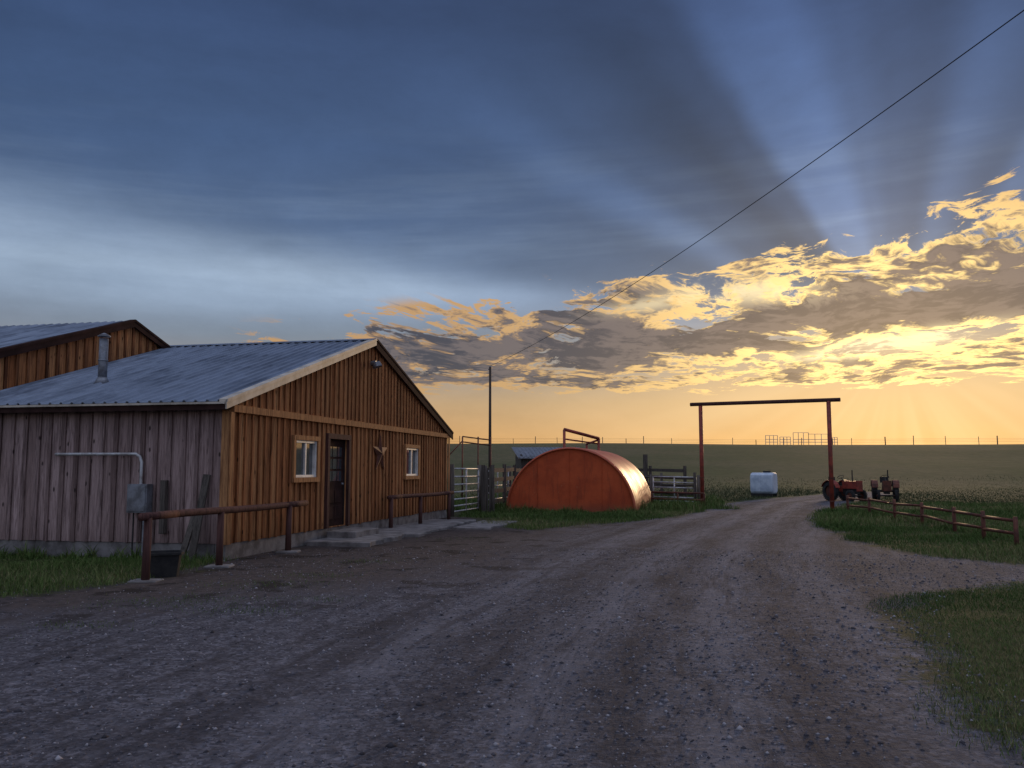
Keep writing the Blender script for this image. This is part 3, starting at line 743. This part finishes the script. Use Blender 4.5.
def tractor(loc,rz,s=1.0,body=m_red):
    e=empty('old_tractor',(loc[0],loc[1],gzf(*loc)),rz); e.scale=(s,s,s)
    def wheel(nm,x,y,r_,w):
        mb=MB(); n=28; prof=[(r_*.62,w*.5),(r_*.9,w*.5),(r_,w*.3),(r_,-w*.3),(r_*.9,-w*.5),(r_*.62,-w*.5)]
        for i_ in range(n):
            t=2*math.pi*i_/n
            for (rr,yy) in prof: mb.v.append(Vector((x+rr*math.cos(t),y+yy,r_+rr*math.sin(t)))); mb.c.append(.5)
        for i_ in range(n):
            j_=(i_+1)%n
            for q in range(6): w_=(q+1)%6; mb.f.append((i_*6+q,i_*6+w_,j_*6+w_,j_*6+q))
        for i_ in range(n):
            t=2*math.pi*i_/n; c,s_=math.cos(t),math.sin(t); mb.beam((x+r_*c,y-w*.45,r_+r_*s_),(x+r_*c,y+w*.45,r_+r_*s_),.03,.05,up=(c,0,s_))
        mb.obj('tyre_'+nm,m_black,e)
        mb=MB(); mb.tube((x,y-.03,r_),(x,y+.03,r_),r_*.62,20); mb.tube((x,y-.1,r_),(x,y+.1,r_),r_*.2,12); mb.obj('rim_'+nm,m_rust,e)
    wheel('rear_l',-.55,.5,.48,.24); wheel('rear_r',-.55,-.5,.48,.24); wheel('front_l',.65,.4,.27,.13); wheel('front_r',.65,-.4,.27,.13)
    mb=MB(); mb.box(-.1,.85,-.17,.17,.62,1.0); mb.box(.85,.9,-.19,.19,.5,1.02); mb.box(-.6,-.1,-.15,.15,.45,.75)
    for y in (-.5,.5):
        for i_ in range(7):
            t=math.pi*(.1+.11*i_);t2=math.pi*(.1+.11*(i_+1))
            mb.hexa([Vector((-.55+.54*math.cos(a_),y+yy,.48+.54*math.sin(a_)+dz)) for dz in (0,.03) for (a_,yy) in ((t,-.15),(t2,-.15),(t2,.15),(t,.15))])
    mb.obj('bodywork',body,e,bevel=.02)
    mb=MB(); mb.box(-.1,.8,-.12,.12,.35,.62); mb.tube((.65,-.4,.27),(.65,.4,.27),.04,8); mb.tube((-.55,-.5,.48),(-.55,.5,.48),.06,8)
    mb.tube((.35,.08,1.0),(.35,.08,1.55),.03,8); mb.tube((-.1,0,.95),(-.32,0,1.18),.02,8)
    mb.tube((-.7,0,.72),(-.78,0,.9),.03,8); mb.box(-.95,-.6,-.2,.2,.9,.95); mb.box(-.98,-.93,-.2,.2,.93,1.2)
    for i_ in range(16):
        t0=2*math.pi*i_/16;t1=2*math.pi*(i_+1)/16
        f_=lambda t: Vector((-.33+.12*math.cos(t)*.7,.19*math.sin(t),1.2+.12*math.cos(t)*.7)); mb.tube(f_(t0),f_(t1),.015,6,cap=False)
    mb.obj('chassis_and_seat',m_dark,e)
tractor((16.9,43.8),-1.15,1.0)
tractor((19.0,44.0),-1.9,1.0,m_rust)

m_pole=simple('pole_wood',(0.07,0.05,0.04,1),(0.04,0.03,0.025,1),3,.9,0,.3,stretch=(1,1,.1))
def pole(x,y,h_):
    e=empty('utility_pole',(x,y,gzf(x,y))); mb=MB(); mb.tube((0,0,-.4),(0,0,h_),.09,12,.06); mb.obj('shaft',m_pole,e,True)
    mb=MB(); mb.tube((0,0,h_),(0,0,h_+.06),.05,10,.03); mb.tube((-.11,0,h_-.12),(-.03,0,h_-.12),.03,10); mb.obj('insulator',m_steel,e)
pole(-1.15,45,6.95); pole(11.2,-5.4,9.6)
a_=Vector((-1.15,45,7.0)); b_=Vector((11.2,-5.4,9.65)); pts=[]
for i_ in range(61):
    t=i_/60; p=a_.lerp(b_,t); p.z-=4*.95*t*(1-t); pts.append(p)
pc=empty('power_line'); curve('cable',pts,.009,m_dark,pc)

# ---------------------------------------------------------------- sky
SAZ=0.424; SEL=0.131
w=bpy.data.worlds.new('World'); scene.world=w; w.use_nodes=True
nt=NT(w.node_tree); nt.n.clear()
D=nt.coord('Generated'); dx,dy,dz=nt.sep(D)
az=nt.math('ARCTAN2',dx,dy); el=nt.math('ARCSINE',dz)
def gauss(ca,ce,wa,we,tilt=0.0):
    p=(az-ca)/wa; r_=(el-ce-(az-ca)*tilt)/we
    return nt.math('POWER',2.718,(p*p+r_*r_)*-1.0)
def mul(c,g): return nt.mix(1.0,c,nt.comb(g,g,g),'MULTIPLY')
base=nt.ramp(el,[(0.0,S(205,155,104)),(0.035,S(212,163,108)),(0.075,S(190,158,122)),(0.11,S(150,146,144)),(0.15,S(120,132,148)),(0.20,S(100,120,150)),
   (0.27,S(80,102,138)),(0.36,S(66,89,128)),(0.48,S(56,76,114)),(0.60,S(48,64,100)),(0.75,S(70,88,126)),(1.0,S(140,152,180))])
daz=nt.math('ABSOLUTE',az-SAZ)
cool=nt.ss(0.5,1.3,daz)*nt.ss(0.25,0.05,el)
base=nt.mix(cool*0.8,base,S(128,128,142))
bc=0.200-0.035*az; bw=0.018+0.034*nt.ss(0.15,-0.6,az)
q_=(el-bc)/bw; band=nt.math('POWER',2.718,(q_*q_)*-1.0)*nt.ss(0.22,-0.3,az)
bn=nt.noise(nt.comb(az*1.5,el*12.0,3.0),2.0,4,.6)
base=nt.mix(band*(0.35+0.70*bn),base,S(174,194,218))
b2=nt.ss(.45,.75,nt.noise(nt.comb(az*1.2,el*14.0-az*.6,9.0),1.8,4,.6))*nt.ss(.1,.18,el)*nt.ss(.42,.26,el)
base=nt.mix(b2*0.2,base,S(150,170,196))
# mottled high cloud
mo=nt.noise(nt.comb(az*9.0,el*14.0,2.0),2.2,6,.72)
base=mul(base,0.90+0.20*mo)
# crepuscular rays fanning out from the sun
th=nt.math('ARCTAN2',el-SEL,az-SAZ)
thn=th/math.pi
dist=nt.math('SQRT',(el-SEL)*(el-SEL)+(az-SAZ)*(az-SAZ))
wav=nt.noise(nt.comb(az*3.0,el*3.0,7.0),1.5,4,.6)
rr=nt.ramp(thn+(wav-.5)*.04,[(0.0,0.5),(0.22,0.5),(0.29,0.64),(0.33,0.42),(0.40,0.62),(0.45,0.44),(0.50,0.50),(0.545,0.62),(0.59,0.86),(0.645,0.78),(0.685,0.36),(0.73,0.27),(0.79,0.36),(0.83,0.56),(0.865,0.38),(0.91,0.42),(0.955,0.66),(1.0,0.5)],'EASE')
rfac=nt.ss(0.04,0.13,dist)*nt.ss(0.75,0.28,dist)*nt.ss(0.0,0.05,el-SEL)
base=mul(base,1.0+(rr-0.5)*2.0*rfac)
veil=nt.noise(nt.comb(az*1.6,el*4.5,1.0),1.7,6,.62,.3)
base=mul(base,0.66+0.68*veil)
glow=nt.math('POWER',2.718,((az-SAZ)*(az-SAZ)*9.0+(el-0.09)*(el-0.09)*230.0)*-1.0)
base=nt.mix(glow*0.62,base,S(238,196,136))
rn=nt.noise(None,3.0,2,.5,dim='1D',w=th*1.1)
rb=nt.ss(0.35,0.65,rn)*nt.ss(0.115,0.07,el)*nt.ss(0.55,0.2,daz)*nt.ss(.02,.10,dist)
base=nt.mix(rb*0.25,base,S(250,216,166))
# broken cloud deck, laid out in perspective toward the horizon
pp=1.0/(nt.math('MAXIMUM',el,0.0)+0.07)
warp=nt.noise(nt.comb(az*4.0,el*9.0,2.0),2.0,3,.5)
cx=az*pp*0.9+(warp-.5)*.5; cy=pp*0.75-az*1.1+(warp-.5)*.5
c1=nt.noise(nt.comb(cx,cy,0.35),2.8,7,.67,.2)
c2=nt.noise(nt.comb(cx-(az-SAZ)*0.6,cy+0.10,0.35),2.8,4,.65,.2)
cfine=nt.noise(nt.comb(cx,cy,4.0),11.0,4,.65)
upper=0.172+0.140*(az+0.16)
mask=nt.ss(0.078,0.105,el)*nt.ss(upper+0.035,upper-0.04,el)*nt.ss(-0.42,-0.10,az)*nt.ss(1.4,.8,az)
solid=gauss(0.50,0.184,0.15,0.022,.08)+gauss(0.25,0.152,0.17,0.018,.10)*.7+gauss(0.02,.135,.13,.014,.05)*.4
wisps=gauss(0.55,0.30,0.08,0.012,.2)*.6+gauss(0.50,0.235,.16,.02,.25)*.35+gauss(-.12,.135,.2,.012,0.1)*.6
gap=gauss(0.42,0.133,.11,.012)+gauss(.27,.20,.07,.014)*.4
thr=0.590-0.155*mask-0.12*solid-0.13*wisps+0.06*gap
dn=c1+(cfine-.5)*.14-thr
dens=nt.ss(-0.012,0.035,dn)
lf=(c1-c2)*8.0
thick=nt.ss(0.025,0.11,dn+0.05*solid-0.06*gap+(cfine-.5)*.14-lf*0.05)
sx_=(az-SAZ)*0.7
d2=sx_*sx_+(el-SEL-.01)*(el-SEL-.01)*1.6
sunp=nt.math('POWER',2.718,d2*-26.0)
lit=nt.mix(sunp,S(214,168,116),S(255,218,134))
lit=mul(lit,0.78+0.95*sunp)
dk=nt.mix(nt.ss(.36,.64,cfine+lf*.15),S(58,60,78),S(106,97,102))
dk=nt.mix(sunp*.14,dk,S(200,155,100))
cc=nt.mix(thick,lit,dk)
sky=nt.mix(dens*nt.ss(0.02,.30,mask+solid+wisps),base,cc)
core_=gauss(0.425,0.134,0.085,0.0085,.12)+gauss(0.27,0.198,0.07,0.013,-.05)*.6+gauss(.36,.122,.05,.004)*.4+gauss(0.16,.188,.05,.008,.1)*.4
sk_n=nt.ss(.46,.56,cfine*.45+c1*.55+gap*.03)
sky=nt.mix(nt.math('MINIMUM',core_*1.3*sk_n+gauss(.425,.134,.05,.006)*.4,1.0),sky,(1.2,0.97,0.56,1))
oh=nt.ss(0.62,1.25,el)*0.48+nt.ss(1.2,2.3,nt.math('ABSOLUTE',az))*nt.ss(-.1,.3,el)*0.28  # extra sky brightness overhead and behind camera, added to lift ground and walls
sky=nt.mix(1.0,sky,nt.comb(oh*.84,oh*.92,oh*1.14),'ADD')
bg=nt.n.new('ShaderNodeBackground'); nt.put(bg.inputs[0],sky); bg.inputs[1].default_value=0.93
st=nt.n.new('ShaderNodeTexSky'); st.sky_type='NISHITA'; st.sun_disc=False; st.sun_elevation=SEL; st.sun_rotation=SAZ
bg2=nt.n.new('ShaderNodeBackground'); nt.l.new(st.outputs[0],bg2.inputs[0]); bg2.inputs[1].default_value=0.006
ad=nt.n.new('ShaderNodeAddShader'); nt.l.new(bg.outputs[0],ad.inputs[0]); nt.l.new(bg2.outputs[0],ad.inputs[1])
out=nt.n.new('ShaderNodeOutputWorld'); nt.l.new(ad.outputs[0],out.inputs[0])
try:
    w.cycles.sampling_method='MANUAL'; w.cycles.sample_map_resolution=256
except Exception: pass

sl=bpy.data.lights.new('sun','SUN'); sl.energy=1.2; sl.angle=math.radians(10); sl.color=(1.0,0.68,0.38)
so=bpy.data.objects.new('sun',sl); scene.collection.objects.link(so)
sd_=Vector((math.sin(SAZ)*math.cos(SEL),math.cos(SAZ)*math.cos(SEL),math.sin(SEL)))
so.rotation_euler=sd_.to_track_quat('Z','Y').to_euler()

cam=bpy.data.cameras.new('camera'); cam.lens=30.23; cam.sensor_width=36; cam.clip_end=6000; cam.clip_start=.05
c=bpy.data.objects.new('camera',cam); scene.collection.objects.link(c); c.location=(0,0,1.6)
c.rotation_euler=(math.radians(90+5.64),0,0); scene.camera=c
